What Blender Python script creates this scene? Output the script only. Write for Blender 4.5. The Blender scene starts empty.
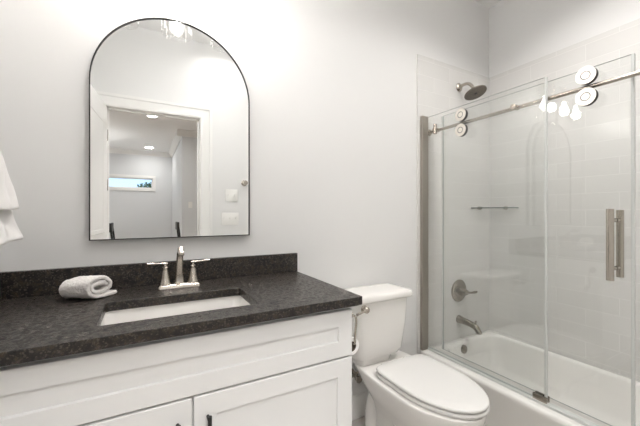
import bpy, bmesh, math, random
from mathutils import Vector, Matrix, noise
random.seed(7)
S = bpy.context.scene
COL = S.collection
PI = math.pi

# ------------------------------------------------------------------ camera, world, exposure
cd = bpy.data.cameras.new('camera')
cam = bpy.data.objects.new('camera', cd); COL.objects.link(cam)
cd.sensor_width = 36; cd.lens = 36 * 316 / 640; cd.shift_y = 0.5 / 640
cd.clip_start = 0.02
cam.location = (0, -1.49, 1.17)
cam.rotation_euler = (PI / 2, 0, -math.radians(28.8))
S.camera = cam

wd = bpy.data.worlds.new('sky'); S.world = wd; wd.use_nodes = True
wn = wd.node_tree.nodes; wl = wd.node_tree.links
sky = wn.new('ShaderNodeTexSky'); sky.sky_type = 'HOSEK_WILKIE'; sky.turbidity = 2.5
sky.sun_direction = (0.5, 0.4, 0.75)
wl.new(sky.outputs[0], wn['Background'].inputs[0]); wn['Background'].inputs[1].default_value = 7

S.view_settings.view_transform = 'Standard'; S.view_settings.look = 'None'
S.view_settings.gamma = 1.0; S.view_settings.use_curve_mapping = False
S.view_settings.exposure = 0.27

POW_BULB = 2.1        # each vanity bulb
POW_BATH = 5.0       # recessed tub lamp and the added fill lamp by the door
POW_HALL = 7.0       # recessed lamps of the hall, the unseen ones added as fill

# ------------------------------------------------------------------ materials
def new_mat(name):
    m = bpy.data.materials.new(name); m.use_nodes = True
    return m, m.node_tree.nodes, m.node_tree.links, m.node_tree.nodes['Principled BSDF']

def pmat(name, col, rough=.5, metal=0, spec=.5, coat=0, bump=None, emit=None, estr=0, sheen=0):
    m, n, l, b = new_mat(name)
    b.inputs['Base Color'].default_value = (*col, 1)
    b.inputs['Roughness'].default_value = rough
    b.inputs['Metallic'].default_value = metal
    b.inputs['Specular IOR Level'].default_value = spec
    b.inputs['Coat Weight'].default_value = coat
    b.inputs['Sheen Weight'].default_value = sheen
    if emit:
        b.inputs['Emission Color'].default_value = (*emit, 1); b.inputs['Emission Strength'].default_value = estr
    if bump:
        sc, st, dist = bump
        tc = n.new('ShaderNodeTexCoord'); nz = n.new('ShaderNodeTexNoise'); bp = n.new('ShaderNodeBump')
        nz.inputs['Scale'].default_value = sc; nz.inputs['Detail'].default_value = 4
        bp.inputs['Strength'].default_value = st; bp.inputs['Distance'].default_value = dist
        l.new(tc.outputs['Object'], nz.inputs['Vector']); l.new(nz.outputs['Fac'], bp.inputs['Height']); l.new(bp.outputs[0], b.inputs['Normal'])
    return m

def mat_tile(name, axis):
    m, n, l, b = new_mat(name)
    tc = n.new('ShaderNodeTexCoord'); sp = n.new('ShaderNodeSeparateXYZ'); cb = n.new('ShaderNodeCombineXYZ')
    l.new(tc.outputs['Object'], sp.inputs[0])
    l.new(sp.outputs[axis], cb.inputs[0]); l.new(sp.outputs['Z'], cb.inputs[1])
    mp = n.new('ShaderNodeMapping'); mp.inputs['Location'].default_value = (.0, -.022, 0)
    l.new(cb.outputs[0], mp.inputs[0])
    br = n.new('ShaderNodeTexBrick'); br.offset = .5
    br.inputs['Scale'].default_value = 1
    br.inputs['Brick Width'].default_value = .305; br.inputs['Row Height'].default_value = .0975
    br.inputs['Mortar Size'].default_value = .002; br.inputs['Mortar Smooth'].default_value = .3
    br.inputs['Color1'].default_value = (.70, .69, .67, 1); br.inputs['Color2'].default_value = (.73, .72, .70, 1)
    br.inputs['Mortar'].default_value = (.79, .78, .76, 1)
    l.new(mp.outputs[0], br.inputs['Vector']); l.new(br.outputs['Color'], b.inputs['Base Color'])
    bp = n.new('ShaderNodeBump'); bp.invert = True; bp.inputs['Strength'].default_value = .5; bp.inputs['Distance'].default_value = .002
    l.new(br.outputs['Fac'], bp.inputs['Height']); l.new(bp.outputs[0], b.inputs['Normal'])
    b.inputs['Roughness'].default_value = .16
    return m

def mat_granite():
    m, n, l, b = new_mat('dark speckled granite')
    tc = n.new('ShaderNodeTexCoord')
    n1 = n.new('ShaderNodeTexNoise'); n1.inputs['Scale'].default_value = 70; n1.inputs['Detail'].default_value = 6; n1.inputs['Roughness'].default_value = .7
    r1 = n.new('ShaderNodeValToRGB'); e = r1.color_ramp.elements
    e[0].position = .40; e[0].color = (.006, .006, .006, 1); e[1].position = .76; e[1].color = (.19, .155, .125, 1)
    k = e.new(.52); k.color = (.016, .013, .0105, 1)
    v = n.new('ShaderNodeTexVoronoi'); v.inputs['Scale'].default_value = 260
    r2 = n.new('ShaderNodeValToRGB'); e2 = r2.color_ramp.elements
    e2[0].position = .78; e2[0].color = (0, 0, 0, 1); e2[1].position = .9; e2[1].color = (1, 1, 1, 1)
    sx = n.new('ShaderNodeSeparateColor'); mx = n.new('ShaderNodeMix'); mx.data_type = 'RGBA'
    l.new(tc.outputs['Object'], n1.inputs['Vector']); l.new(tc.outputs['Object'], v.inputs['Vector'])
    l.new(n1.outputs['Fac'], r1.inputs[0]); l.new(v.outputs['Color'], sx.inputs[0]); l.new(sx.outputs[0], r2.inputs[0])
    l.new(r2.outputs[0], mx.inputs['Factor']); l.new(r1.outputs[0], mx.inputs['A']); mx.inputs['B'].default_value = (.085, .07, .06, 1)
    l.new(mx.outputs['Result'], b.inputs['Base Color'])
    b.inputs['Roughness'].default_value = .30
    b.inputs['Specular IOR Level'].default_value = .5
    rr = n.new('ShaderNodeMapRange'); rr.inputs['From Min'].default_value = .35; rr.inputs['From Max'].default_value = .65; rr.inputs['To Min'].default_value = .55; rr.inputs['To Max'].default_value = .18
    l.new(n1.outputs['Fac'], rr.inputs['Value']); l.new(rr.outputs[0], b.inputs['Roughness'])
    bp = n.new('ShaderNodeBump'); bp.inputs['Strength'].default_value = .6; bp.inputs['Distance'].default_value = .0015
    l.new(n1.outputs['Fac'], bp.inputs['Height']); l.new(bp.outputs[0], b.inputs['Normal'])
    return m

def mat_glass(name, tint, ior=1.5):
    m = bpy.data.materials.new(name); m.use_nodes = True
    n = m.node_tree.nodes; l = m.node_tree.links
    n.remove(n['Principled BSDF'])
    tr = n.new('ShaderNodeBsdfTransparent'); tr.inputs[0].default_value = (*tint, 1)
    gl = n.new('ShaderNodeBsdfGlossy'); gl.inputs['Roughness'].default_value = .0; gl.inputs[0].default_value = (1, 1, 1, 1)
    ge = n.new('ShaderNodeNewGeometry'); ma = n.new('ShaderNodeMapRange')
    ma.inputs['To Min'].default_value = ior; ma.inputs['To Max'].default_value = 1 / ior
    l.new(ge.outputs['Backfacing'], ma.inputs['Value'])
    fr = n.new('ShaderNodeFresnel'); l.new(ma.outputs[0], fr.inputs['IOR'])
    mx = n.new('ShaderNodeMixShader')
    l.new(fr.outputs[0], mx.inputs[0]); l.new(tr.outputs[0], mx.inputs[1]); l.new(gl.outputs[0], mx.inputs[2])
    l.new(mx.outputs[0], n['Material Output'].inputs[0])
    return m

def mat_planks(name, c1, c2, w, h, rough=.45):
    m, n, l, b = new_mat(name)
    tc = n.new('ShaderNodeTexCoord'); br = n.new('ShaderNodeTexBrick'); br.offset = .37
    br.inputs['Scale'].default_value = 1; br.inputs['Brick Width'].default_value = w; br.inputs['Row Height'].default_value = h
    br.inputs['Mortar Size'].default_value = .002
    br.inputs['Color1'].default_value = (*c1, 1); br.inputs['Color2'].default_value = (*c2, 1)
    br.inputs['Mortar'].default_value = (*[c * .6 for c in c1], 1)
    nz = n.new('ShaderNodeTexNoise'); nz.inputs['Scale'].default_value = 9; nz.inputs['Detail'].default_value = 6
    mp = n.new('ShaderNodeMapping'); mp.inputs['Scale'].default_value = (1, 9, 1)
    l.new(tc.outputs['Object'], br.inputs['Vector']); l.new(tc.outputs['Object'], mp.inputs[0]); l.new(mp.outputs[0], nz.inputs['Vector'])
    mx = n.new('ShaderNodeMix'); mx.data_type = 'RGBA'; mx.blend_type = 'MULTIPLY'; mx.inputs['Factor'].default_value = .35
    l.new(br.outputs['Color'], mx.inputs['A']); l.new(nz.outputs['Color'], mx.inputs['B']); l.new(mx.outputs['Result'], b.inputs['Base Color'])
    b.inputs['Roughness'].default_value = rough
    return m

M_WALL = pmat('warm grey wall paint', (.765, .76, .75), .6, bump=(350, .05, .001))
M_CEIL = pmat('white ceiling paint', (.90, .895, .885), .7)
M_TRIM = pmat('white trim paint', (.82, .81, .79), .35)
M_HALL = pmat('cool grey hall paint', (.68, .69, .70), .6)
M_FLOOR = mat_planks('grey wood look floor tile', (.55, .52, .485), (.62, .59, .55), 1.2, .2)
M_HFLOOR = mat_planks('hall oak floor', (.50, .41, .32), (.56, .46, .36), 1.4, .13)
M_TILE_B = mat_tile('white subway tile back', 'X')
M_TILE_R = mat_tile('white subway tile right', 'Y')
M_GRAN = mat_granite()
M_CAB = pmat('white cabinet paint', (.79, .79, .785), .38)
M_PORC = pmat('white porcelain', (.88, .86, .83), .1, coat=.3)
M_SEAT = pmat('white seat plastic', (.80, .79, .77), .18)
M_TUB = pmat('white tub enamel', (.88, .865, .835), .14, coat=.2)
M_NICK = pmat('brushed nickel', (.52, .475, .42), .25, 1)
M_POLN = pmat('polished nickel', (.64, .585, .53), .2, 1)
M_SATIN = pmat('satin nickel face', (.88, .83, .77), .42, 1)
M_DNICK = pmat('dark brushed nickel', (.36, .33, .29), .24, 1)
M_CHAN = pmat('bronze tinted nickel', (.40, .37, .33), .28, 1)
M_HEAD = pmat('dark nickel shower face', (.20, .175, .15), .3, 1)
M_BLACK = pmat('matt black metal', (.010, .010, .010), .45)
M_RUB = pmat('dark rubber', (.03, .03, .03), .6)
M_MIRR = pmat('silvered mirror', (.90, .91, .905), .0, 1)
M_GLASS = mat_glass('clear shower glass', (.982, .987, .983))
M_SHADE = mat_glass('clear lamp glass', (.98, .98, .98), 1.45)
M_PANE = mat_glass('window pane', (.97, .98, .98))
M_EDGE = pmat('greenish glass edge', (.40, .43, .415), .15)
M_SHELF = pmat('dark green shelf edge', (.10, .13, .115), .15)
M_SEAL = pmat('clear vinyl seal', (.66, .68, .66), .25)
M_TERRY = pmat('white terry cloth', (.80, .785, .77), .95, sheen=.2, bump=(420, .35, .003))
M_TERRY2 = pmat('pale grey terry cloth', (.80, .765, .74), .95, sheen=.2, bump=(380, .4, .003))
M_PAPER = pmat('tissue paper', (.86, .85, .83), .9)
M_CARD = pmat('dark cardboard core', (.12, .09, .07), .9)
M_PLATE = pmat('white switch plastic', (.84, .83, .80), .35)
M_BULB = pmat('lit bulb', (1, .95, .88), .3, emit=(1, .95, .90), estr=36)
M_LENS = pmat('lit diffuser', (1, 1, 1), .4, emit=(1, .96, .91), estr=5)
M_FILLDOME = pmat('fill dome diffuser', (1, 1, 1), .4, emit=(1, .99, .985), estr=16.5)  # glow of the added bathroom fill dome
M_FILLDOME2 = pmat('fill dome diffuser hall', (1, 1, 1), .4, emit=(1, .99, .985), estr=40)  # glow of the added hall fill dome
M_GREYV = pmat('grey vinyl', (.45, .45, .45), .5)
M_LEAF = pmat('tree leaves', (.06, .12, .045), .6)
M_BARK = pmat('tree bark', (.10, .075, .055), .9)

# ------------------------------------------------------------------ helpers
def link(name, me, mat, parent=None, mats=None):
    o = bpy.data.objects.new(name, me); COL.objects.link(o)
    for m in ([mat] + (mats or [])): me.materials.append(m)
    if parent is not None:
        o.parent = parent
        if parent.type == 'EMPTY': o.matrix_parent_inverse = Matrix.Translation(-Vector(parent.location))
    return o

def obj(name, bm, mat, parent=None, smooth=True, mats=None, sub=0, angle=38):
    bmesh.ops.recalc_face_normals(bm, faces=bm.faces[:])
    me = bpy.data.meshes.new(name); bm.to_mesh(me); bm.free()
    if smooth:
        me.shade_smooth()
        me.set_sharp_from_angle(angle=math.radians(angle))
    o = link(name, me, mat, parent, mats)
    if sub:
        s = o.modifiers.new('sub', 'SUBSURF'); s.levels = sub; s.render_levels = sub
    return o

def thing(name, label, cat, loc, group=None):
    o = bpy.data.objects.new(name, None); COL.objects.link(o)
    o.empty_display_size = .1
    o.location = loc; o['label'] = label; o['category'] = cat
    if group: o['group'] = group
    return o

def tag(o, label, cat, group=None):
    o['label'] = label; o['category'] = cat
    if group: o['group'] = group
    return o

def struct(o):
    o['kind'] = 'structure'; return o

def box(bm, x0, x1, y0, y1, z0, z1, bev=0, seg=2):
    b = bmesh.new()
    vs = [b.verts.new((x, y, z)) for z in (z0, z1) for y in (y0, y1) for x in (x0, x1)]
    for f in ((0, 1, 3, 2), (4, 6, 7, 5), (0, 4, 5, 1), (2, 3, 7, 6), (0, 2, 6, 4), (1, 5, 7, 3)):
        b.faces.new([vs[i] for i in f])
    bmesh.ops.recalc_face_normals(b, faces=b.faces[:])
    if bev: bmesh.ops.bevel(b, geom=b.edges[:], offset=bev, segments=seg, profile=.6, affect='EDGES')
    merge(bm, b)
    return bm

def merge(bm, b):
    me = bpy.data.meshes.new('tmp'); b.to_mesh(me); b.free(); bm.from_mesh(me); bpy.data.meshes.remove(me)

def BX(*a, **k): return box(bmesh.new(), *a, **k)

def basis(axis):
    z = Vector(axis).normalized()
    x = Vector((1, 0, 0)) if abs(z.x) < .9 else Vector((0, 1, 0))
    x = (x - z * x.dot(z)).normalized(); y = z.cross(x)
    return x, y, z

def lathe(bm, prof, c, axis=(0, 0, 1), n=32, close=True):
    x, y, z = basis(axis); c = Vector(c); rings = []
    for r, h in prof:
        if r < 1e-6: rings.append([bm.verts.new(c + z * h)])
        else: rings.append([bm.verts.new(c + z * h + (x * math.cos(2 * PI * i / n) + y * math.sin(2 * PI * i / n)) * r) for i in range(n)])
    skin(bm, rings)
    if close:
        for R in (rings[0], rings[-1]):
            if len(R) > 2: bm.faces.new(R)
    return bm

def skin(bm, rings, closed=True):
    for A, B in zip(rings, rings[1:]):
        n = max(len(A), len(B))
        for i in range(n if closed else n - 1):
            j = (i + 1) % n
            if len(A) == 1: f = [A[0], B[i], B[j]]
            elif len(B) == 1: f = [A[i], A[j], B[0]]
            else: f = [A[i], A[j], B[j], B[i]]
            bm.faces.new(f)

def catmull(pts, k=6):
    P = [Vector(p) for p in pts]; out = []
    for i in range(len(P) - 1):
        a = P[max(i - 1, 0)]; b = P[i]; c = P[i + 1]; d = P[min(i + 2, len(P) - 1)]
        for t in range(k):
            t /= k
            out.append(.5 * ((2 * b) + (c - a) * t + (2 * a - 5 * b + 4 * c - d) * t * t + (3 * b - a - 3 * c + d) * t ** 3))
    out.append(P[-1]); return out

def tube(bm, pts, r, n=14, smooth=0, flat=1.0, up=None):
    if smooth:
        m = len(pts); rr = r if isinstance(r, (list, tuple)) else [r] * m
        pts2 = catmull(pts, smooth); r2 = []
        for i in range(len(pts2)):
            q = i / smooth; a = int(min(q, m - 2)); f = q - a; r2.append(rr[a] * (1 - f) + rr[a + 1] * f)
        pts, r = pts2, r2
    P = [Vector(p) for p in pts]
    if not isinstance(r, (list, tuple)): r = [r] * len(P)
    rings = []; px = None
    for i, p in enumerate(P):
        t = (P[min(i + 1, len(P) - 1)] - P[max(i - 1, 0)]).normalized()
        if px is None:
            if up is not None:
                u = Vector(up); px = (u - t * u.dot(t)).normalized()
            else: px = basis(t)[0]
        px = (px - t * px.dot(t)).normalized(); py = t.cross(px)
        rings.append([bm.verts.new(p + (px * math.cos(2 * PI * k / n) * flat + py * math.sin(2 * PI * k / n)) * r[i]) for k in range(n)])
    skin(bm, rings); bm.faces.new(rings[0]); bm.faces.new(rings[-1])
    return bm

def rrect(x0, x1, y0, y1, z, r, k=5):
    pts = []
    for cx, cy, a in ((x1 - r, y1 - r, 0), (x0 + r, y1 - r, PI / 2), (x0 + r, y0 + r, PI), (x1 - r, y0 + r, 1.5 * PI)):
        for i in range(k + 1):
            t = a + PI / 2 * i / k; pts.append((cx + r * math.cos(t), cy + r * math.sin(t), z))
    return pts

def loft(bm, rings, cap0=True, cap1=True):
    R = [[bm.verts.new(p) for p in ring] for ring in rings]
    skin(bm, R)
    if cap0: bm.faces.new(R[0])
    if cap1: bm.faces.new(R[-1])
    return R

def egg(cx, ym, w, lf, lb, z, nb=2.6, n=48):
    pts = []
    for i in range(n):
        a = 2 * PI * i / n; c, s = math.cos(a), math.sin(a)
        if c >= 0: pts.append((cx + w * s, ym - lf * c, z))
        else: pts.append((cx + w * math.copysign(abs(s) ** (2 / nb), s), ym + lb * abs(c) ** (2 / nb), z))
    return pts

def plate_with_hole(x0, x1, y0, y1, z0, z1, hole):
    """slab with a hole given as a ring of (x, y) in counter-clockwise order"""
    bm = bmesh.new(); n = len(hole)
    def rim(x, y):
        cx = sum(p[0] for p in hole) / n; cy = sum(p[1] for p in hole) / n
        return x, y
    out = []
    cx = sum(p[0] for p in hole) / n; cy = sum(p[1] for p in hole) / n
    hx = max(abs(p[0] - cx) for p in hole); hy = max(abs(p[1] - cy) for p in hole)
    for (x, y) in hole:
        u, v = (x - cx) / hx, (y - cy) / hy; m = max(abs(u), abs(v)); u /= m; v /= m
        out.append((x1 if u > .999 else x0 if u < -.999 else (cx + u * ((x1 - cx) if u > 0 else (cx - x0))),
                    y1 if v > .999 else y0 if v < -.999 else (cy + v * ((y1 - cy) if v > 0 else (cy - y0)))))
    loops = [[bm.verts.new((x, y, z)) for x, y in L] for L, z in ((hole, z0), (out, z0), (out, z1), (hole, z1))]
    skin(bm, loops + [loops[0]])
    return bm

# ------------------------------------------------------------------ dimensions
XL, XR, YF, ZC = -0.452, 2.286, -1.60, 2.73
DX0, DX1, DZ = -0.282, 0.430, 2.035          # doorway
HX0, HX1, HY = -2.6, 2.3, -7.6

# ------------------------------------------------------------------ the setting
struct(obj('floor', BX(XL - .1, XR + .1, YF - .06, .1, -.1, 0), M_FLOOR, smooth=False))
struct(obj('ceiling', BX(XL - .1, XR + .1, YF, .1, ZC, ZC + .1), M_CEIL, smooth=False))
struct(obj('wall_back', BX(XL - .1, XR + .1, 0, .1, 0, ZC), M_WALL, smooth=False))
struct(obj('wall_left', BX(XL - .1, XL, YF, 0, 0, ZC), M_WALL, smooth=False))
struct(obj('wall_right', BX(XR, XR + .1, YF, 0, 0, ZC), M_WALL, smooth=False))
b = BX(HX0 - .1, DX0 - .02, YF - .12, YF, 0, ZC); box(b, DX1 + .02, XR + .1, YF - .12, YF, 0, ZC); box(b, DX0 - .02, DX1 + .02, YF - .12, YF, DZ + .02, ZC)
struct(obj('wall_front', b, M_WALL, smooth=False))
# tile surround of the tub
struct(obj('wall_tile_back', BX(1.531, XR, -.012, 0, .27, 2.197, bev=.001, seg=1), M_TILE_B, smooth=False))
struct(obj('wall_tile_right', BX(XR - .012, XR, YF, -.012, .27, 2.197, bev=.001, seg=1), M_TILE_R, smooth=False))

def profile_run(prof, p0, p1, nrm):
    """extrude a (out, up) profile from p0 to p1; nrm points into the room"""
    bm = bmesh.new(); nv = Vector(nrm)
    R = [[bm.verts.new(Vector(p) + nv * o + Vector((0, 0, u))) for o, u in prof] for p in (p0, p1)]
    skin(bm, R); bm.faces.new(R[0]); bm.faces.new(R[1]); return bm

BASEP = [(0, 0), (.014, 0), (.014, .095), (.010, .105), (.009, .118), (.004, .128), (0, .13)]
struct(obj('baseboard_back', profile_run(BASEP, (.655, 0, 0), (1.545, 0, 0), (0, -1, 0)), M_TRIM))
struct(obj('baseboard_front', profile_run(BASEP, (DX1 + .115, YF, 0), (1.545, YF, 0), (0, 1, 0)), M_TRIM))
struct(obj('baseboard_left', profile_run(BASEP, (XL, YF, 0), (XL, -.60, 0), (1, 0, 0)), M_TRIM))

def casing_set(y, n, idx):
    # mitred casing of three lengths with a stepped profile, n = +1 into bathroom, -1 into hall
    prof = [(0, 0), (0, .013), (.012, .017), (.030, .013), (.075, .017), (.083, .022), (.105, .022), (.105, 0)]
    bm = bmesh.new(); rings = []
    for fx, fz in ((0, 0), (0, 1), (1, 1), (1, 0)):
        ring = []
        for d, t in prof:
            x = DX0 - d + .0 if fx == 0 else DX1 + d
            z = (DZ + d) if fz else 0
            ring.append(bm.verts.new((x, y + n * t, z)))
        rings.append(ring)
    skin(bm, rings, closed=True); bm.faces.new(rings[0]); bm.faces.new(rings[-1])
    return struct(obj('trim_%d' % idx, bm, M_TRIM, angle=20))
casing_set(YF, 1, 1); casing_set(YF - .12, -1, 2)
b = BX(DX0 - .02, DX0, YF - .12, YF, 0, DZ); box(b, DX1, DX1 + .02, YF - .12, YF, 0, DZ); box(b, DX0 - .02, DX1 + .02, YF - .12, YF, DZ, DZ + .02)
box(b, DX0, DX0 + .012, YF - .085, YF - .045, 0, DZ); box(b, DX1 - .012, DX1, YF - .085, YF - .045, 0, DZ); box(b, DX0, DX1, YF - .085, YF - .045, DZ - .012, DZ)
struct(obj('trim_3', b, M_TRIM, smooth=False))

# the hall seen in the mirror
struct(obj('floor_hall', BX(HX0 - .1, HX1 + .1, HY - .1, YF - .06, -.1, 0), M_HFLOOR, smooth=False))
struct(obj('ceiling_hall', BX(HX0 - .1, HX1 + .1, HY - .1, YF, ZC, ZC + .1), M_CEIL, smooth=False))
struct(obj('wall_hall_left', BX(HX0 - .1, HX0, HY, YF - .12, 0, ZC), M_HALL, smooth=False))
struct(obj('wall_hall_right', BX(HX1, HX1 + .1, -5.12, YF - .12, 0, ZC), M_HALL, smooth=False))
b = BX(.59, HX1 + .1, -5.12, -5.0, 0, ZC); box(b, .59, .71, HY, -5.12, 0, ZC)
struct(obj('wall_hall_partition', b, M_HALL, smooth=False))
WX0, WX1, WZ0, WZ1 = -1.35, .14, 1.80, 2.05
b = BX(HX0 - .1, WX0, HY - .12, HY, 0, ZC); box(b, WX1, .71, HY - .12, HY, 0, ZC); box(b, WX0, WX1, HY - .12, HY, 0, WZ0); box(b, WX0, WX1, HY - .12, HY, WZ1, ZC)
struct(obj('wall_hall_far', b, M_HALL, smooth=False))
CROWN = [(0, 0), (.012, 0), (.018, .02), (.05, .055), (.075, .085), (.09, .10), (.09, .11), (0, .11)]
z = ZC - .11
bm = profile_run(CROWN, (HX0, HY, z), (.59, HY, z), (0, 1, 0))
merge(bm, profile_run(CROWN, (.59, HY, z), (.59, -5.0, z), (-1, 0, 0)))
merge(bm, profile_run(CROWN, (.50, -5.0, z), (HX1, -5.0, z), (0, 1, 0)))
struct(obj('trim_4', bm, M_TRIM, angle=25))
struct(obj('baseboard_hall', profile_run(BASEP, (HX0, HY, 0), (.59, HY, 0), (0, 1, 0)), M_TRIM))
# transom window
b = bmesh.new()
for x0, x1, z0, z1 in ((WX0 - .07, WX1 + .07, WZ1, WZ1 + .07), (WX0 - .07, WX1 + .07, WZ0 - .07, WZ0), (WX0 - .07, WX0, WZ0, WZ1), (WX1, WX1 + .07, WZ0, WZ1)):
    box(b, x0, x1, HY, HY + .02, z0, z1)
for x0, x1, z0, z1 in ((WX0, WX1, WZ1 - .025, WZ1), (WX0, WX1, WZ0, WZ0 + .025), (WX0, WX0 + .025, WZ0, WZ1), (WX1 - .025, WX1, WZ0, WZ1)):
    box(b, x0, x1, HY - .09, HY - .04, z0, z1)
w = struct(obj('window_1', b, M_TRIM, smooth=False))
obj('pane', BX(WX0 + .02, WX1 - .02, HY - .07, HY - .064, WZ0 + .02, WZ1 - .02), M_PANE, w, smooth=False)

# tree outside the transom window
t = thing('tree', 'leafy green tree outside the narrow high window in the mirror', 'tree', (-.15, -12.5, 0))
bm = bmesh.new(); tube(bm, [(-.15, -12.5, -.2), (-.12, -12.5, 1), (-.18, -12.5, 2.0), (-.15, -12.5, 2.3)], [.1, .08, .06, .03], n=8, smooth=3); obj('trunk', bm, M_BARK, t)
bm = bmesh.new()
for i in range(420):
    d = Vector((random.gauss(0, 1), random.gauss(0, 1), random.gauss(0, 1))).normalized() * random.random() ** .4
    c = Vector((.12 + d.x * .5, -12.5 + d.y * .5, 2.12 + d.z * .26))
    u = Vector((random.gauss(0, 1), random.gauss(0, 1), random.gauss(0, 1))).normalized(); v = u.orthogonal().normalized()
    bm.faces.new([bm.verts.new(c + u * .06), bm.verts.new(c + v * .028), bm.verts.new(c - u * .06), bm.verts.new(c - v * .028)])
obj('foliage', bm, M_LEAF, t, smooth=False)

# ------------------------------------------------------------------ door slab, opened into the bathroom
def door():
    w_, th, h = .685, .035, 2.02
    bm = BX(0, w_, 0, th, .01, h, bev=.002, seg=1)
    ang = math.radians(85)
    # +x of the slab runs along the leaf, -y faces the room after turning
    rot = Matrix.Translation((DX0 + .008, YF + .012, 0)) @ Matrix.Rotation(math.radians(95), 4, 'Z')
    def panel(z0, z1, side):
        b = bmesh.new(); x0, x1 = .11, w_ - .11
        y = 0 if side < 0 else th
        R = []
        for ins, dep in ((0, .0), (.006, .006), (.03, .003), (.045, -.005), (.05, -.006)):
            yy = y + side * dep
            R.append([b.verts.new((x0 + ins, yy, z0 + ins)), b.verts.new((x1 - ins, yy, z0 + ins)), b.verts.new((x1 - ins, yy, z1 - ins)), b.verts.new((x0 + ins, yy, z1 - ins))])
        skin(b, R); b.faces.new(R[-1]); return b
    d = struct(obj('door_1', bm, M_TRIM, smooth=False)); 
    for side in (-1, 1):
        for z0, z1 in ((.22, .86), (1.02, 1.90)):
            p = panel(z0, z1, side); bmesh.ops.transform(p, matrix=rot, verts=p.verts[:]); obj('door_panel', p, M_TRIM, d, angle=20)
    d.data.transform(rot)
    k = bmesh.new()
    for side in (-1, 1):
        y0 = 0 if side < 0 else th
        lathe(k, [(.032, 0), (.032, .006), (.012, .01), (.011, .03), (.024, .038), (.029, .05), (.022, .062), (0, .064)], (w_ - .06, y0, .95), (0, side, 0), n=24)
    bmesh.ops.transform(k, matrix=rot, verts=k.verts[:]); obj('door_knob', k, M_NICK, d)
    for z in (.25, 1.40, 1.80):
        h_ = bmesh.new(); tube(h_, [(DX0 + .006, YF + .004, z - .045), (DX0 + .006, YF + .004, z + .045)], .006, n=10); obj('hinge', h_, M_NICK, d)
door()

# ------------------------------------------------------------------ lamps
def downlight(x, y, label, cat, power, size=.16, group=None, spread=170):
    t = thing('recessed_downlight', label, cat, (x, y, ZC), group)
    bm = bmesh.new(); lathe(bm, [(size * .40, -.004), (size * .47, -.008), (size * .5, -.002), (size * .5, 0), (size * .40, 0)], (x, y, ZC), n=32, close=False)
    obj('trim_ring', bm, M_TRIM, t)
    bm = bmesh.new(); lathe(bm, [(size * .40, -.0045), (0, -.0045)], (x, y, ZC), n=32, close=False); obj('lens', bm, M_LENS, t)
    ld = bpy.data.lights.new('downlight_lamp', 'AREA'); ld.shape = 'DISK'; ld.size = size * .8; ld.energy = power; ld.color = (1, .975, .95)
    ld.spread = math.radians(spread)
    lo = bpy.data.objects.new('downlight_lamp', ld); COL.objects.link(lo); lo.parent = t; lo.location = (0, 0, -.012)
    return t
downlight(.08, -4.2, 'recessed ceiling light in the hall nearer the doorway', 'ceiling light', POW_HALL, .21)
downlight(.06, -7.0, 'recessed ceiling light near the hall far wall above the narrow window', 'ceiling light', POW_HALL, .21)
downlight(-1.3, -3.4, 'added unseen fill light in the hall ceiling left of the doorway axis', 'ceiling light', POW_HALL)  # unseen lamp added to brighten the hall
downlight(.1, -2.4, 'added unseen fill light in the hall ceiling just outside the doorway', 'ceiling light', POW_HALL * 4, spread=115)  # added out of view to throw light through the door onto the vanity front
downlight(1.3, -3.2, 'added unseen fill light in the hall ceiling right of the doorway axis', 'ceiling light', POW_HALL * .6)  # another unseen lamp added as hall fill
downlight(.62, -1.36, 'added unseen fill light in the ceiling just inside the bathroom door', 'ceiling light', POW_BATH * .5, spread=140)  # added unseen lamp, lights the cabinet front
downlight(1.60, -.85, 'recessed ceiling light over the bathtub', 'ceiling light', POW_BATH * 1.6, .2, spread=136)
def fill_dome(label, x, y, mat, drop=.1):  # invented hanging fixture, used only for fill light out of view
    t = thing('fill_dome_light', label, 'ceiling light', (x, y, ZC))
    bm = bmesh.new(); lathe(bm, [(.065, 0), (.065, -.012), (.058, -.02), (.012, -.022), (.012, -.10 - drop), (0, -.10 - drop)], (x, y, ZC), n=40); obj('ceiling_mount', bm, M_NICK, t)
    bm = bmesh.new(); lathe(bm, [(r, h - drop) for r, h in ((0, -.100), (.06, -.102), (.13, -.112), (.165, -.13), (.17, -.142), (.155, -.165), (.11, -.188), (.05, -.20), (0, -.202))], (x, y, ZC), n=40); obj('diffuser', bm, mat, t)
fill_dome('added unseen dome fill light over the bathroom floor', .30, -.64, M_FILLDOME)  # added fill to even out walls and ceiling, kept out of the mirror
fill_dome('added dome fill light in the hall, out of the mirror view', -1.3, -5.9, M_FILLDOME2, .45)  # added fill for the hall's far wall and ceiling
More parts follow.
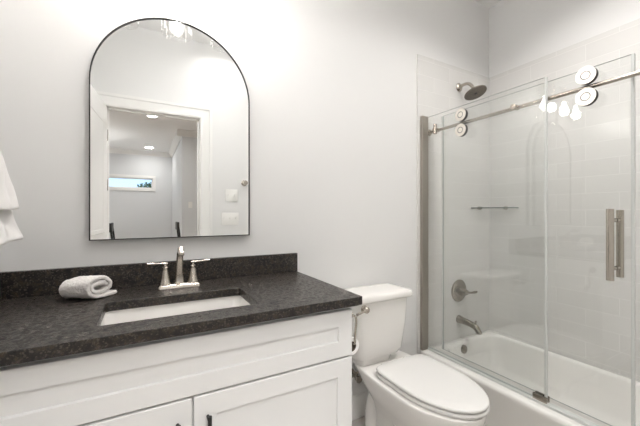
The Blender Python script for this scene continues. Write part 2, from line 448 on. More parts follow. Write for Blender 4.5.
# vanity light over the mirror
def vanity_light():
    t = thing('vanity_light', 'three lamp vanity wall light with clear glass shades above the arched mirror', 'wall light', (.12, 0, 2.2))
    obj('back_plate', BX(-.02, .26, -.022, 0, 2.19, 2.31, bev=.006), M_NICK, t)
    bm = bmesh.new(); tube(bm, [(-.14, -.1, 2.25), (.38, -.1, 2.25)], .011); tube(bm, [(.12, -.02, 2.25), (.12, -.1, 2.25)], .012); obj('bar', bm, M_NICK, t)
    for x in (-.09, .12, .33):
        bm = bmesh.new(); lathe(bm, [(.0, .0), (.012, 0), (.012, .05), (.03, .06), (.033, .10), (.026, .105), (.026, .125), (0, .125)], (x, -.1, 2.265), (0, 0, -1), n=24)
        so = obj('socket', bm, M_NICK, t)
        bm = bmesh.new()
        lathe(bm, [(.034, 2.165), (.055, 2.155), (.0625, 2.13), (.0625, 1.972), (.059, 1.972), (.059, 2.128), (.052, 2.15), (.034, 2.161), (.034, 2.165)], (x, -.1, 0), n=40, close=False)
        obj('glass_shade', bm, M_SHADE, t)
        bm = bmesh.new(); lathe(bm, [(.012, 2.14), (.014, 2.115), (.026, 2.085), (.03, 2.062), (.026, 2.042), (.014, 2.03), (0, 2.028)], (x, -.1, 0), n=20)
        obj('bulb', bm, M_BULB, t)
        ld = bpy.data.lights.new('bulb_lamp', 'POINT'); ld.energy = POW_BULB; ld.shadow_soft_size = .034; ld.color = (1, .96, .915)
        lo = bpy.data.objects.new('bulb_lamp', ld); COL.objects.link(lo); lo.parent = t; lo.location = (x - .12, -.1, 2.06 - 2.2)
vanity_light()

# ------------------------------------------------------------------ arched mirror
def arch(x0, x1, z0, zt, ins, y, n=40):
    r = (x1 - x0) / 2; cx = (x0 + x1) / 2; zs = zt - r
    pts = [(x0 + ins, y, z0 + ins), (x1 - ins, y, z0 + ins)]
    for i in range(n + 1):
        a = PI * i / n; pts.append((cx + (r - ins) * math.cos(a), y, zs + (r - ins) * math.sin(a)))
    return pts
def mirror():
    x0, x1, z0, zt = -.190, .428, 1.067, 1.990
    t = thing('arched_mirror', 'arched wall mirror in a thin black frame above the sink', 'mirror', (.119, 0, z0))
    bm = bmesh.new()
    R = [[bm.verts.new(p) for p in arch(x0, x1, z0, zt, i, y)] for i, y in ((0, -.001), (0, -.024), (.0032, -.024), (.0032, -.018), (.0032, -.001))]
    skin(bm, R + [R[0]]); obj('frame', bm, M_BLACK, t, angle=30)
    bm = bmesh.new(); loft(bm, [arch(x0, x1, z0, zt, .0034, -.004), arch(x0, x1, z0, zt, .0034, -.018)])
    obj('mirror_glass', bm, M_MIRR, t, smooth=False)
mirror()

# ------------------------------------------------------------------ vanity
CX1 = .650      # cabinet right side
def shaker(bm, x0, x1, z0, z1, y, th=.02, rail=.065, dep=.008):
    """door leaf with a recessed flat panel; front face at y"""
    def ring(i, yy): return [bm.verts.new(p) for p in ((x0 + i, yy, z0 + i), (x1 - i, yy, z0 + i), (x1 - i, yy, z1 - i), (x0 + i, yy, z1 - i))]
    R = [ring(0, y + th), ring(0, y + .0015), ring(.0015, y), ring(rail, y), ring(rail + .002, y + dep)]
    skin(bm, R); bm.faces.new(R[0]); bm.faces.new(R[-1]); return bm

def vanity():
    t = thing('vanity_cabinet', 'white shaker vanity cabinet with black bar pulls under the granite top', 'cabinet', (.1, -.3, 0))
    b = BX(XL + .002, CX1, -.532, -.002, .10, .845); box(b, XL + .002, CX1 - .0, -.47, -.002, 0, .10)
    # hollow top so that the basin hangs free
    b.free(); b = bmesh.new()
    box(b, XL + .002, XL + .02, -.532, -.002, 0, .843); box(b, CX1 - .018, CX1, -.532, -.002, 0, .843)
    box(b, XL + .02, CX1 - .018, -.522, -.002, .10, .118); box(b, XL + .02, CX1 - .018, -.016, -.002, .118, .843)
    box(b, XL + .02, CX1 - .018, -.532, -.512, .118, .843)
    box(b, XL + .02, CX1 - .018, -.47, -.455, 0, .10)
    obj('body', b, M_CAB, t, smooth=False)
    obj('drawer_front', shaker(bmesh.new(), XL + .012, CX1 - .003, .664, .827, -.552, rail=.055), M_CAB, t, smooth=False)
    for x0, x1, hx in ((XL + .012, .1105, .074), (.1155, CX1 - .003, .153)):
        d = obj('door', shaker(bmesh.new(), x0, x1, .115, .657, -.552, rail=.060), M_CAB, t, smooth=False)
        bm = bmesh.new(); tube(bm, [(hx, -.584, .612), (hx, -.584, .464)], .0058, n=12)
        tube(bm, [(hx, -.552, .596), (hx, -.584, .596)], .0045, n=10); tube(bm, [(hx, -.552, .480), (hx, -.584, .480)], .0045, n=10)
        h = obj('bar_pull', bm, M_BLACK, d); h['label'] = 'black bar pull'
vanity()

SK = (-.116, .324, -.484, -.234)     # sink opening
def counter():
    hole = [(p[0], p[1]) for p in rrect(*SK, 0, .018, 4)]
    bm = plate_with_hole(XL + .001, .677, -.578, -.001, .845, .875, hole)
    o = obj('countertop', bm, M_GRAN, smooth=False)
    bv = o.modifiers.new('bev', 'BEVEL'); bv.width = .0025; bv.segments = 2; bv.limit_method = 'ANGLE'
    tag(o, 'dark speckled granite countertop with a cut-out for the sink', 'countertop')
    obj('backsplash', BX(XL + .02, .677, -.021, -.001, .8752, .968, bev=.0015), M_GRAN, o, smooth=False)
    obj('side_splash', BX(XL + .001, XL + .0195, -.576, -.001, .8752, .968, bev=.0015), M_GRAN, o, smooth=False)
counter()

def sink():
    t = thing('sink_basin', 'white rectangular undermount sink set in the granite', 'sink', (.1, -.37, .70))
    x0, x1, y0, y1 = SK; e = .008
    bm = bmesh.new()
    loft(bm, [rrect(x0 - .022, x1 + .022, y0 - .022, y1 + .022, .8445, .03), rrect(x0 - e, x1 + e, y0 - e, y1 + e, .8445, .03), rrect(x0 - e + .002, x1 + e - .002, y0 - e + .002, y1 + e - .002, .838, .03),
              rrect(x0 + .004, x1 - .004, y0 + .004, y1 - .004, .76, .035), rrect(x0 + .02, x1 - .02, y0 + .02, y1 - .02, .722, .045), rrect(x0 + .06, x1 - .06, y0 + .06, y1 - .06, .712, .05), rrect(x0 + .17, x1 - .17, y0 + .09, y1 - .09, .708, .02)], cap0=False)
    o = obj('basin', bm, M_PORC, t, angle=50)
    s = o.modifiers.new('thick', 'SOLIDIFY'); s.thickness = .008; s.offset = -1
    bm = bmesh.new(); lathe(bm, [(.0, .010), (.012, .010), (.016, .006), (.022, .006), (.024, .0), (.0, .0)], (.104, -.359, .7088), n=24); obj('drain', bm, M_NICK, t)
sink()

def faucet():
    X, Y, Z = .116, -.115, .875
    t = thing('bathroom_faucet', 'brushed nickel two handle faucet behind the sink', 'faucet', (X, Y, Z))
    bm = bmesh.new()
    loft(bm, [rrect(X - .077, X + .077, Y - .026, Y + .026, Z + .0005, .01), rrect(X - .077, X + .077, Y - .026, Y + .026, Z + .010, .01), rrect(X - .072, X + .072, Y - .021, Y + .021, Z + .017, .009), rrect(X - .066, X + .066, Y - .015, Y + .015, Z + .019, .008)])
    obj('base_plate', bm, M_POLN, t, angle=50)
    bm = bmesh.new()   # spout: square-shouldered tapering neck leaning towards the basin
    P = [(Z + .018, Y + .004, .020, .019), (Z + .024, Y + .004, .0165, .0165), (Z + .06, Y + .002, .0145, .0145), (Z + .10, Y - .006, .0125, .0135), (Z + .128, Y - .018, .0118, .0135), (Z + .148, Y - .036, .0112, .012), (Z + .156, Y - .058, .0108, .0095)]
    rings = []
    for i, (z, y, hx, hy) in enumerate(P):
        rings.append([(X + px, y + py, z + (0 if i < 3 else -py * (.25, .5, .9, 1.4)[i - 3])) for px, py, _ in rrect(-hx, hx, -hy, hy, 0, min(hx, hy) * .55, 3)])
    tip = [(X + px, Y - .076 + py * .35, Z + .148 - py * 1.1) for px, py, _ in rrect(-.0105, .0105, -.0075, .0085, 0, .004, 3)]
    tip2 = [(X + px, Y - .085 + py * .3, Z + .143 - py * .9) for px, py, _ in rrect(-.0100, .0100, -.007, .008, 0, .004, 3)]
    tip3 = [(X + px, Y - .087 + py * .25, Z + .141 - py * .7) for px, py, _ in rrect(-.0080, .0080, -.006, .006, 0, .003, 3)]
    loft(bm, rings + [tip, tip2, tip3]); obj('spout', bm, M_NICK, t, angle=50)
    for s in (-1, 1):
        hx = X + s * .0505
        bm = bmesh.new()
        lathe(bm, [(.0215, .017), (.0215, .022), (.0185, .027), (.0155, .045), (.0115, .07), (.0095, .078), (.0105, .081), (.0105, .084), (.006, .088), (.006, .096), (0, .098)], (hx, Y, Z), n=28)
        h = obj('handle', bm, M_NICK, t)
        bm = bmesh.new()
        tube(bm, [(hx - s * .009, Y, Z + .098), (hx, Y, Z + .099), (hx + s * .018, Y - .004, Z + .1005), (hx + s * .048, Y - .010, Z + .103), (hx + s * .064, Y - .013, Z + .104)], [.0065, .0082, .0062, .0078, .0065], n=12, smooth=4, flat=.62, up=(0, 0, 1))
        obj('lever', bm, M_POLN, h)
faucet()

# ------------------------------------------------------------------ rolled towel on the counter
def rolled_towel():
    C0 = Vector((-.135, -.165, .876)); wx = Vector((.66, .60, 0)).normalized(); ax = Vector((-.80, .50, 0)).normalized()
    # flattened spiral in (u, v), v up, ending in a loose flap at the bottom
    path = [(.062, .0105), (.053, .0085), (.036, .0080), (.016, .0078)]
    turns = 1.72; N = 64
    for i in range(1, N + 1):
        f = i / N; a = -PI / 2 - f * turns * 2 * PI; g = 1 - .62 * f ** .9
        path.append((.050 * g ** .8 * math.cos(a) - .002, .0425 + .035 * g ** 1.3 * math.sin(a) - .004 * f))
    bm = bmesh.new(); rows = []; L = .106; K = 16
    for k in range(K + 1):
        s = k / K; row = []
        for i, (u, v) in enumerate(path):
            tp = 1 - .06 * s - .10 * max(0, s - .8) / .2
            wob = noise.noise(Vector((u * 40, v * 40 + 3, s * 3))) * .004
            lean = .12 * (v - .04)
            p = C0 + wx * (u * tp + lean * s + wob) + ax * (L * s + wob * 1.2 - .10 * (.03 - u) * (1 - s) * .4)
            p.z += .008 + (v - .008) * (1.06 + .10 * math.sin(s * PI) - .16 * s) + wob * (1 if v > .02 else 0)
            row.append(bm.verts.new(p))
        rows.append(row)
    for A, B in zip(rows, rows[1:]):
        for i in range(len(A) - 1): bm.faces.new((A[i], A[i + 1], B[i + 1], B[i]))
    o = obj('rolled_towel', bm, M_TERRY2, angle=180)
    so = o.modifiers.new('thick', 'SOLIDIFY'); so.thickness = .0135; so.offset = 0
    s = o.modifiers.new('sub', 'SUBSURF'); s.levels = 2; s.render_levels = 2
    tx = bpy.data.textures.new('terry', 'CLOUDS'); tx.noise_scale = .007
    d = o.modifiers.new('terry', 'DISPLACE'); d.texture = tx; d.strength = .0035; d.mid_level = .5
    tag(o, 'small pale grey rolled hand towel lying on the granite left of the sink', 'towel')
rolled_towel()

# ------------------------------------------------------------------ towel ring and hanging towel on the left wall
YT = -.49
def towel_ring():
    t = thing('towel_ring', 'brushed nickel towel ring on the left wall holding the white towel', 'towel ring', (XL, YT, 1.5))
    bm = bmesh.new(); lathe(bm, [(.028, 0), (.028, .008), (.014, .014), (.011, .05), (.014, .058), (0, .06)], (XL, YT, 1.50), (1, 0, 0), n=24); obj('wall_mount', bm, M_NICK, t)
    bm = bmesh.new(); pts = [(XL + .052 + .03 * (1 - math.cos(a)) / 2, YT + .08 * math.sin(a), 1.42 + .08 * math.cos(a)) for a in [2 * PI * i / 32 for i in range(33)]]
    tube(bm, pts, .0055, n=10); obj('ring', bm, M_NICK, t)
towel_ring()
def hanging_towel():
    # two layers of cloth gathered in the ring, flaring towards the hems
    bm = bmesh.new()
    def leaf(xb, zt, zb, w0, w1, ph, out):
        rows = []; K, N = 22, 36
        for k in range(K + 1):
            s = k / K; z = zt + (zb - zt) * s
            w = w0 + (w1 - w0) * (s ** 1.25); row = []
            for i in range(N + 1):
                q = i / N * 2 - 1
                fold = math.cos(q * PI * 2.5 + ph) * .014 * (1 - .55 * s) + noise.noise(Vector((q * 2, s * 3, ph))) * .008
                row.append(bm.verts.new((xb + out * s + fold + .012 * (1 - q * q), YT + q * w, z + .006 * q * (1 if q > 0 else -1) * s)))
            rows.append(row)
        for A, B in zip(rows, rows[1:]):
            for i in range(N): bm.faces.new((A[i], A[i + 1], B[i + 1], B[i]))
        return rows
    F = leaf(XL + .112, 1.37, 1.176, .045, .103, .3, .040)
    G = leaf(XL + .080, 1.37, 1.097, .048, .192, 1.2, .070)
    # over the ring
    for i in range(len(F[0]) - 1):
        a, b_ = F[0][i], F[0][i + 1]; c, d = G[0][i + 1], G[0][i]
        top = [(a, d), (b_, c)]; ml = []
        m1 = bm.verts.new((a.co + d.co) / 2 + Vector((0, 0, .022))) if i == 0 else prev
        m2 = bm.verts.new((b_.co + c.co) / 2 + Vector((0, 0, .022))); prev = m2
        bm.faces.new((a, b_, m2, m1)); bm.faces.new((m1, m2, c, d))
    o = obj('hand_towel', bm, M_TERRY, angle=180)
    s = o.modifiers.new('thick', 'SOLIDIFY'); s.thickness = .009; s.offset = 0
    s = o.modifiers.new('sub', 'SUBSURF'); s.levels = 1; s.render_levels = 1
    tag(o, 'white hand towel hanging on the left wall at the edge of the view', 'towel')
hanging_towel()

# ------------------------------------------------------------------ toilet
def toilet():
    cx = 1.115
    t = thing('toilet', 'white elongated two piece toilet between the vanity and the tub', 'toilet', (cx, -.35, 0))
    bm = bmesh.new()
    loft(bm, [egg(cx, -.40, .118, .155, .30, .001, 3), egg(cx, -.40, .116, .155, .30, .03, 3), egg(cx, -.40, .100, .145, .28, .06, 3), egg(cx, -.41, .098, .150, .27, .14, 3), egg(cx, -.42, .115, .19, .29, .20, 3),
              egg(cx, -.44, .142, .235, .32, .26, 3), egg(cx, -.455, .160, .255, .38, .31, 3.4), egg(cx+.01, -.46, .172, .262, .415, .345, 4), egg(cx+.012, -.46, .178, .265, .42, .368, 4.5), egg(cx+.012, -.46, .176, .263, .418, .377, 4.5),
              egg(cx, -.46, .16, .245, .40, .3785, 4.5)])
    for s in (-1, 1):
        tube(bm, [(cx + s * .066, -.50, .10), (cx + s * .074, -.42, .17), (cx + s * .074, -.34, .235), (cx + s * .072, -.265, .26), (cx + s * .072, -.20, .225), (cx + s * .072, -.175, .14), (cx + s * .072, -.175, .03), (cx + s * .072, -.175, .002)], [.03, .04, .044, .044, .043, .043, .044, .047], n=18, smooth=5)
    obj('bowl', bm, M_PORC, t, angle=60)
    for s in (-1, 1):
        b = bmesh.new(); lathe(b, [(.016, 0), (.016, .006), (.011, .016), (0, .019)], (cx + s * .112, -.30, .028), n=16); obj('bolt_cap', b, M_SEAT, t)
    # tank
    bm = bmesh.new()
    loft(bm, [rrect(.965, 1.175, -.17, -.05, .378, .04), rrect(.955, 1.19, -.178, -.045, .408, .05), rrect(.935, 1.225, -.192, -.035, .420, .05), rrect(.926, 1.243, -.198, -.03, .445, .045), rrect(.921, 1.262, -.204, -.026, .58, .04), rrect(.918, 1.268, -.208, -.022, .712, .035), rrect(.93, 1.25, -.196, -.034, .714, .03)])
    tk = obj('tank', bm, M_PORC, t, angle=45)
    bm = bmesh.new()
    loft(bm, [rrect(.915, 1.272, -.212, -.014, .7145, .03), rrect(.906, 1.289, -.220, -.010, .718, .03), rrect(.904, 1.292, -.222, -.010, .726, .03), rrect(.904, 1.292, -.222, -.010, .742, .03), rrect(.909, 1.287, -.217, -.013, .750, .028), rrect(.925, 1.266, -.202, -.02, .7535, .025), rrect(.96, 1.23, -.17, -.04, .7545, .02)])
    obj('tank_lid', bm, M_PORC, t, angle=60)
    lx, ly, lz = .958, -.206, .690
    bm = bmesh.new(); lathe(bm, [(.019, 0), (.019, .004), (.012, .007), (.011, .016), (.0165, .019), (.0165, .026), (.012, .031), (0, .032)], (lx, ly, lz), (0, -1, 0), n=24)
    tube(bm, [(lx, ly - .024, lz), (lx - .02, ly - .026, lz - .003), (lx - .05, ly - .03, lz - .008), (lx - .066, ly - .033, lz - .010)], [.0075, .0055, .006, .0075], n=12, smooth=4)
    lv = obj('flush_lever', bm, M_NICK, t); lv['label'] = 'brushed nickel flush lever'
    # seat and lid
    def rounded(z0, z1, w, lf, lb, r, dome=0):
        R = [egg(cx + .028, -.46, w - r, lf - r, lb - r, z0, 7), egg(cx + .028, -.46, w - .3 * r, lf - .3 * r, lb - .3 * r, z0 + .3 * r, 7), egg(cx + .028, -.46, w, lf, lb, z0 + r, 7), egg(cx + .028, -.46, w, lf, lb, z1 - r, 7), egg(cx + .028, -.46, w - .3 * r, lf - .3 * r, lb - .3 * r, z1 - .3 * r, 7), egg(cx + .028, -.46, w - r, lf - r, lb - r, z1, 7)]
        for f in (.8, .55, .3, .08): R.append(egg(cx + .028, -.46, (w - r) * f, (lf - r) * f, (lb - r) * f, z1 + dome * (1 - f * f), 4))
        return R
    b = bmesh.new(); loft(b, rounded(.3805, .398, .175, .268, .215, .007)); obj('seat', b, M_SEAT, t, angle=70)
    b = bmesh.new(); loft(b, rounded(.4005, .416, .173, .266, .213, .007, .005)); obj('seat_lid', b, M_SEAT, t, angle=70)
    for s in (-1, 1):
        b = bmesh.new(); tube(b, [(cx + .028 + s * .075 - .02, -.236, .396), (cx + .028 + s * .075 + .02, -.236, .396)], .0105, n=14); obj('hinge', b, M_SEAT, t)
toilet()

def stop_valve():
    t = thing('stop_valve', 'dark nickel water shutoff valve on the wall beside the toilet', 'valve', (1.0, 0, .26))
    x, z = 1.02, .262
    bm = bmesh.new(); lathe(bm, [(.027, .0), (.027, .004), (.018, .010), (0, .011)], (x, -.0005, z), (0, -1, 0), n=20); obj('wall_flange', bm, M_DNICK, t)
    bm = bmesh.new(); tube(bm, [(x, -.01, z), (x, -.07, z)], .0085, n=12); tube(bm, [(x, -.055, z - .012), (x, -.055, z + .035)], .010, n=12); obj('valve_body', bm, M_DNICK, t)
    bm = bmesh.new(); lathe(bm, [(0, 0), (.012, 0), (.02, .004), (.02, .012), (.01, .016), (0, .016)], (x, -.07, z), (0, -1, 0), n=8); obj('valve_handle', bm, M_DNICK, t)
    bm = bmesh.new(); tube(bm, [(x, -.055, z + .035), (x - .02, -.056, z + .06), (x - .03, -.07, .36), (.975, -.085, .40), (.972, -.085, .417)], .0055, n=10, smooth=5); obj('supply_hose', bm, M_GREYV, t)
stop_valve()

# ------------------------------------------------------------------ toilet paper on the vanity side
def paper():
    t = thing('toilet_paper_holder', 'brushed nickel wire paper holder on the vanity side next to the toilet', 'paper holder', (CX1, -.46, .77))
    bm = bmesh.new(); lathe(bm, [(.02, 0), (.02, .006), (.009, .010), (.009, .03), (0, .032)], (CX1 + .0005, -.50, .785), (1, 0, 0), n=20); obj('wall_mount', bm, M_NICK, t)
    bm = bmesh.new(); tube(bm, [(CX1 + .026, -.50, .785), (CX1 + .044, -.50, .780), (CX1 + .052, -.50, .760), (CX1 + .046, -.50, .70), (CX1 + .046, -.50, .680), (CX1 + .046, -.488, .669), (CX1 + .046, -.44, .6695), (CX1 + .046, -.375, .6695)], .0042, n=10, smooth=5); obj('wire_arm', bm, M_NICK, t)
    r = thing('toilet_paper_roll', 'nearly used up toilet paper roll on the wire holder', 'toilet paper', (CX1 + .053, -.43, .645))
    c = (CX1 + .046, -.48, .656)
    bm = bmesh.new(); lathe(bm, [(.0195, 0), (.033, .0), (.0338, .002), (.0338, .098), (.033, .1), (.0195, .1), (.0195, 0)], c, (0, 1, 0), n=36, close=False); obj('paper', bm, M_PAPER, r)
    bm = bmesh.new(); lathe(bm, [(.0193, -.0005), (.0193, .1005), (.0178, .1005), (.0178, -.0005), (.0193, -.0005)], c, (0, 1, 0), n=28, close=False); obj('cardboard_core', bm, M_CARD, r)
paper()

# ------------------------------------------------------------------ bathtub
TX0, TX1, TY0, TY1, TZ = 1.550, XR - .0125, YF + .012, -.0125, .290
def bathtub():
    t = thing('bathtub', 'white alcove bathtub behind the glass shower doors', 'bathtub', (1.92, -.8, 0))
    bm = bmesh.new()
    ix0, ix1, iy0, iy1 = 1.700, 2.228, TY0 + .07, -.075
    R = [rrect(TX0 + .022, TX1, TY0, TY1, .001, .004), rrect(TX0 + .018, TX1, TY0, TY1, .12, .004), rrect(TX0 + .004, TX1, TY0, TY1, TZ - .04, .004), rrect(TX0, TX1, TY0, TY1, TZ - .022, .004), rrect(TX0 + .002, TX1, TY0, TY1, TZ - .009, .004), rrect(TX0 + .010, TX1, TY0, TY1, TZ - .001, .004), rrect(TX0 + .020, TX1 - .001, TY0 + .001, TY1 - .001, TZ, .004),
         rrect(ix0 - .016, ix1 + .016, iy0 - .016, iy1 + .016, TZ, .09, 5), rrect(ix0 - .005, ix1 + .005, iy0 - .005, iy1 + .005, TZ - .004, .085), rrect(ix0, ix1, iy0, iy1, TZ - .015, .08),
         rrect(ix0 + .012, ix1 - .012, iy0 + .05, iy1 - .008, .20, .08), rrect(ix0 + .03, ix1 - .03, iy0 + .14, iy1 - .03, .09, .08), rrect(ix0 + .055, ix1 - .055, iy0 + .2, iy1 - .055, .055, .09), rrect(ix0 + .10, ix1 - .10, iy0 + .26, iy1 - .11, .045, .09), rrect(ix0 + .2, ix1 - .2, iy0 + .5, iy1 - .3, .042, .05)]
    loft(bm, R); obj('tub_shell', bm, M_TUB, t, angle=60)
    bm = bmesh.new(); lathe(bm, [(.0, .0125), (.020, .0125), (.0265, .009), (.029, .003), (.029, -.004), (0, -.004)], (1.890, -.0785, .248), (0, -1, .08), n=32)
    o = obj('overflow_plate', bm, M_DNICK, t); o['label'] = 'round nickel overflow plate'
    bm = bmesh.new(); lathe(bm, [(.0, .006), (.022, .006), (.030, .002), (.030, .0), (0, .0)], (1.945, -.25, .0435), n=24); obj('drain', bm, M_NICK, t)
bathtub()

def tub_spout():
    x, z = 1.926, .428
    t = thing('tub_spout', 'brushed nickel tub spout with a diverter pull, low on the tile', 'tub spout', (x, -.012, z))
    bm = bmesh.new()
    tube(bm, [(x, -.0125, z), (x, -.022, z), (x, -.05, z - .002), (x, -.10, z - .006), (x, -.142, z - .018), (x, -.164, z - .044), (x, -.167, z - .054)], [.029, .027, .023, .0205, .0195, .0185, .018], n=20, smooth=5); obj('spout_body', bm, M_DNICK, t)
    bm = bmesh.new(); tube(bm, [(x, -.140, z - .004), (x, -.144, z + .018)], .004, n=10); lathe(bm, [(.0, 0), (.0065, 0), (.0075, .006), (.0, .012)], (x, -.144, z + .016), (0, -.2, 1), n=12); obj('diverter_pull', bm, M_DNICK, t)
tub_spout()

def shower_valve():
    x, z = 1.926, .628
    t = thing('shower_valve', 'round nickel shower valve with a lever on the tile above the spout', 'shower valve', (x, -.012, z))
    bm = bmesh.new(); lathe(bm, [(.078, .0), (.078, .003), (.072, .008), (.060, .0095), (.056, .014), (.045, .016), (.030, .017), (0, .017)], (x, -.0125, z), (0, -1, 0), n=44); obj('escutcheon', bm, M_DNICK, t)
    bm = bmesh.new(); lathe(bm, [(.028, .015), (.026, .024), (.019, .034), (.017, .05), (.021, .054), (.019, .064), (0, .067)], (x, -.0125, z), (0, -1, 0), n=28)
    tube(bm, [(x, -.068, z), (x + .03, -.070, z - .005), (x + .058, -.072, z - .009), (x + .085, -.074, z - .009), (x + .108, -.076, z - .007)], [.0105, .0078, .0068, .0095, .007], n=14, smooth=4); obj('lever', bm, M_DNICK, t)
shower_valve()

def shower_head():
    x, z = 1.927, 2.056
    t = thing('rain_shower', 'round nickel rain shower head on a curved arm high on the tile', 'shower head', (x, -.012, z))
    bm = bmesh.new(); lathe(bm, [(.030, 0), (.030, .004), (.022, .012), (.013, .016), (0, .016)], (x, -.0125, z), (0, -1, 0), n=28); obj('wall_flange', bm, M_NICK, t)
    bm = bmesh.new(); tube(bm, [(x, -.02, z), (x, -.05, z + .006), (x, -.085, z + .002), (x, -.112, z - .022), (x, -.128, z - .050)], .0105, n=14, smooth=5); obj('shower_arm', bm, M_NICK, t)
    ax = Vector((0, -.36, -.93)).normalized(); c = Vector((x, -.128, z - .048))
    bm = bmesh.new(); lathe(bm, [(0, -.004), (.014, -.004), (.017, .010), (.030, .018), (.060, .026), (.071, .032), (.071, .037), (.068, .040), (0, .040)], c, ax, n=40)
    h = obj('head_disc', bm, M_HEAD, t)
    bm = bmesh.new(); X, Y, Z = basis(ax)
    for rr, n in ((.02, 8), (.038, 14), (.052, 20), (.063, 26)):
        for i in range(n):
            p = c + ax * .040 + (X * math.cos(2 * PI * i / n) + Y * math.sin(2 * PI * i / n)) * rr
            lathe(bm, [(.0022, -.001), (.0018, .002), (0, .0022)], p, ax, n=6)
    lathe(bm, [(.011, -.001), (.010, .0012), (0, .0015)], c + ax * .040, ax, n=14)
    obj('nozzles', bm, M_RUB, h)
shower_head()

def corner_shelf():
    t = thing('corner_shelf', 'small clear glass corner shelf on the tiled shower walls', 'shelf', (2.2, -.1, 1.21))
    xr, yb, L = XR - .0125, -.0125, .215
    pts = [(xr, yb)] + [(xr - L * math.cos(a) * (1 - .12 * math.sin(2 * a)), yb - L * math.sin(a) * (1 - .12 * math.sin(2 * a))) for a in [PI / 2 * i / 14 for i in range(15)]]
    bm = bmesh.new(); loft(bm, [[(x, y, 1.206) for x, y in pts], [(x, y, 1.214) for x, y in pts]])
    for f in bm.faces:
        f.normal_update()
        if abs(f.normal.z) < .5: f.material_index = 1
    obj('glass_plate', bm, M_GLASS, t, smooth=False, mats=[M_SHELF])
    for p, ax in (((xr - .13, yb, 1.209), (0, -1, 0)), ((xr, yb - .13, 1.209), (-1, 0, 0))):
        bm = bmesh.new(); lathe(bm, [(.013, 0), (.013, .02), (.010, .024), (0, .024)], p, ax, n=18); obj('bracket', bm, M_NICK, t)
corner_shelf()

# ------------------------------------------------------------------ shower doors
def glass_panel(name, x0, x1, y0, y1, z0, z1, parent):
    bm = BX(x0, x1, y0, y1, z0, z1)
    bm.normal_update()
    for f in bm.faces:
        if abs(f.normal.x) < .5: f.material_index = 1
    return obj(name, bm, M_GLASS, parent, smooth=False, mats=[M_EDGE])

GX, SX, RX, RZ = 1.608, 1.657, 1.632, 1.702
def enclosure():
    t = thing('shower_enclosure', 'fixed glass shower panel with nickel wall channel and long top rail', 'shower screen', (GX, -.4, TZ))
    glass_panel('fixed_panel', GX - .004, GX + .004, -.714, -.022, .304, 1.796, t)
    b = BX(GX - .058, GX - .005, -.034, -.0125, TZ + .001, 1.798, bev=.003)
    obj('wall_channel', b, M_CHAN, t, smooth=False)
    b = BX(GX - .016, GX + .017, TY0 + .005, -.037, TZ + .0005, TZ + .012, bev=.002)
    obj('bottom_track', b, M_SEAL, t, smooth=False)
    obj('edge_seal', BX(GX - .006, GX + .006, -.7235, -.7145, .304, 1.796, bev=.002), M_SEAL, t, smooth=False)
    bm = bmesh.new(); tube(bm, [(RX, -.0125, RZ), (RX, YF + .001, RZ)], .0095, n=20); obj('rail', bm, M_NICK, t)
    for y in (-.085, -.575):
        bm = bmesh.new(); lathe(bm, [(0, 0), (.012, 0), (.013, .003), (.013, .016), (.0135, .017), (.0135, .044), (.008, .046), (0, .046)], (RX + .008, y, RZ), (-1, 0, 0), n=24)
        if y > -.2:
            tube(bm, [(RX - .028, y - .002, RZ - .028), (RX - .028, y - .002, RZ + .032)], .0115, n=14)
            lathe(bm, [(.012, 0), (.012, .02), (0, .02)], (RX, y + .02, RZ), (0, -1, 0), n=18)
        obj('rail_bracket', bm, M_NICK, t)
    b = bmesh.new(); lathe(b, [(.02, 0), (.02, .005), (.013, .009), (.013, .02), (0, .02)], (RX, -.0126, RZ), (0, -1, 0), n=20); obj('rail_flange', b, M_NICK, t)
    b = BX(GX - .016, GX - .0042, -.728, -.668, .303, .330, bev=.003); box(b, GX + .0042, GX + .016, -.728, -.668, .303, .330, bev=.003)
    obj('door_guide', b, M_DNICK, t)
enclosure()

def sliding_door():
    t = thing('sliding_shower_door', 'sliding glass shower door with round rollers and a tall nickel handle', 'shower door', (SX, -.55, TZ))
    y0, y1 = -.996, -.107
    glass_panel('glass_leaf', SX - .004, SX + .004, y0, y1, .307, 1.790, t)
    obj('edge_seal', BX(SX - .006, SX + .006, y0 - .010, y0 - .0005, .307, 1.790, bev=.002), M_SEAL, t, smooth=False)
    obj('edge_seal', BX(SX - .006, SX + .006, y1 + .0005, y1 + .010, .307, 1.790, bev=.002), M_SEAL, t, smooth=False)
    for yc in (-.868, -.268):
        for dz in (.0445, -.0445):
            bm = bmesh.new()
            lathe(bm, [(0, -.026), (.014, -.026), (.014, .0), (.0365, .001), (.0365, .021), (.0355, .022), (.0180, .022), (.0176, .0208), (.0152, .0208), (.0148, .022), (0, .022)], (SX - .030, yc, RZ + dz), (-1, 0, 0), n=44)
            for f in bm.faces:
                f.normal_update(); c = f.calc_center_median(); r = math.hypot(c.y - yc, c.z - RZ - dz)
                if c.x < SX - .0515 and (r > .0174 or r < .0154): f.material_index = 1
            r = obj('roller', bm, M_BLACK, t, mats=[M_SATIN], angle=30)
    ym, za, zb = -.947, 1.188, .905
    bm = bmesh.new(); tube(bm, [(SX - .048, ym, za), (SX - .048, ym, zb)], .0125, n=22)
    for z in (za - .045, zb + .045): tube(bm, [(SX - .048, ym, z), (SX - .0043, ym, z)], .008, n=14)
    obj('outer_handle', bm, M_NICK, t, angle=50)
    bm = bmesh.new(); tube(bm, [(SX + .046, ym, za - .004), (SX + .046, ym, zb + .004)], .0125, n=22)
    for z in (za - .045, zb + .045): tube(bm, [(SX + .0043, ym, z), (SX + .046, ym, z)], .008, n=14)
    obj('inner_handle', bm, M_NICK, t, angle=50)
sliding_door()

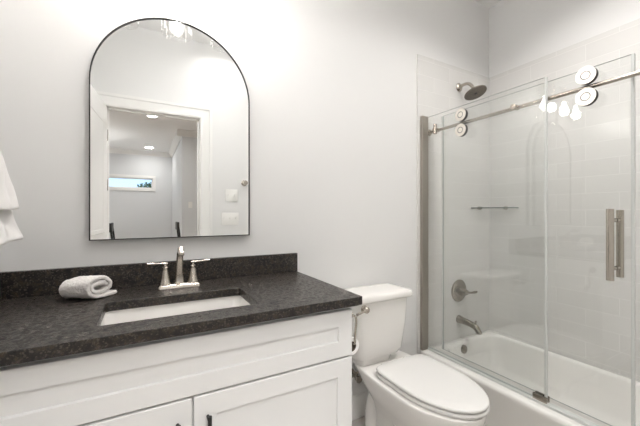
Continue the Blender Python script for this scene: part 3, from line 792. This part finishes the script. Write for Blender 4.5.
# ------------------------------------------------------------------ on the front wall, seen in the mirror
def switch_plate(x0, x1, z0, z1, y, n, label, group=None):
    t = thing('light_switch_plate', label, 'light switch', ((x0 + x1) / 2, y, (z0 + z1) / 2), group)
    obj('plate', BX(x0, x1, y, y + .006, z0, z1, bev=.002), M_PLATE, t)
    for i in range(n):
        c = x0 + (x1 - x0) * (i + .5) / n if n > 1 else (x0 + x1) / 2
        zc = (z0 + z1) / 2
        bm = BX(c - .006, c + .006, y + .0055, y + .009, zc - .013, zc + .013); box(bm, c - .0035, c + .0035, y + .008, y + .018, zc + .001, zc + .010, bev=.001)
        obj('toggle', bm, M_PLATE, t)
switch_plate(.655, .770, 1.285, 1.400, YF, 2, 'white double toggle switch plate, the upper of two by the doorway')
switch_plate(.618, .780, 1.062, 1.178, YF, 3, 'white triple toggle switch plate, the lower of two by the doorway')
switch_plate(.70, .77, 1.275, 1.39, -5.0, 1, 'single white light switch on the grey hall wall seen through the doorway')

t = thing('robe_hook', 'round nickel knob hook on the wall above the switches', 'hook', (.835, YF, 1.465))
bm = bmesh.new(); lathe(bm, [(.028, 0), (.028, .006), (.012, .012), (.010, .03), (.018, .036), (.024, .048), (.020, .060), (0, .064)], (.835, YF + .0005, 1.465), (0, 1, 0), n=28); obj('knob', bm, M_NICK, t)

def bar_stool(x, y, label):
    t = thing('bar_stool', label, 'bar stool', (x, y, 0), 'bar stools in the hall')
    for sx in (-1, 1):
        for sy in (-1, 1):
            b = bmesh.new(); tube(b, [(x + sx * .17, y + sy * .17, .0), (x + sx * .13, y + sy * .13, .66)], .012, n=8); obj('leg', b, M_BLACK, t)
    b = bmesh.new(); c = [(x + .155, y + .155, .25), (x - .155, y + .155, .25), (x - .155, y - .155, .25), (x + .155, y - .155, .25)]
    for i in range(4): tube(b, [c[i], c[(i + 1) % 4]], .008, n=8)
    obj('footrest', b, M_BLACK, t)
    obj('seat', BX(x - .19, x + .19, y - .19, y + .19, .66, .73, bev=.02), M_GREYV, t)
    for sy in (-1, 1):
        b = bmesh.new(); tube(b, [(x - .17, y + sy * .16, .68), (x - .21, y + sy * .16, 1.03)], .013, n=8); obj('back_post', b, M_BLACK, t)
    obj('backrest', BX(x - .225, x - .19, y - .175, y + .175, .90, 1.03, bev=.008), M_BLACK, t)
bar_stool(-.245, -4.1, 'black bar stool in the hall, at the left edge of the reflected doorway')
bar_stool(.66, -4.3, 'black bar stool in the hall, in front of the white wall corner')
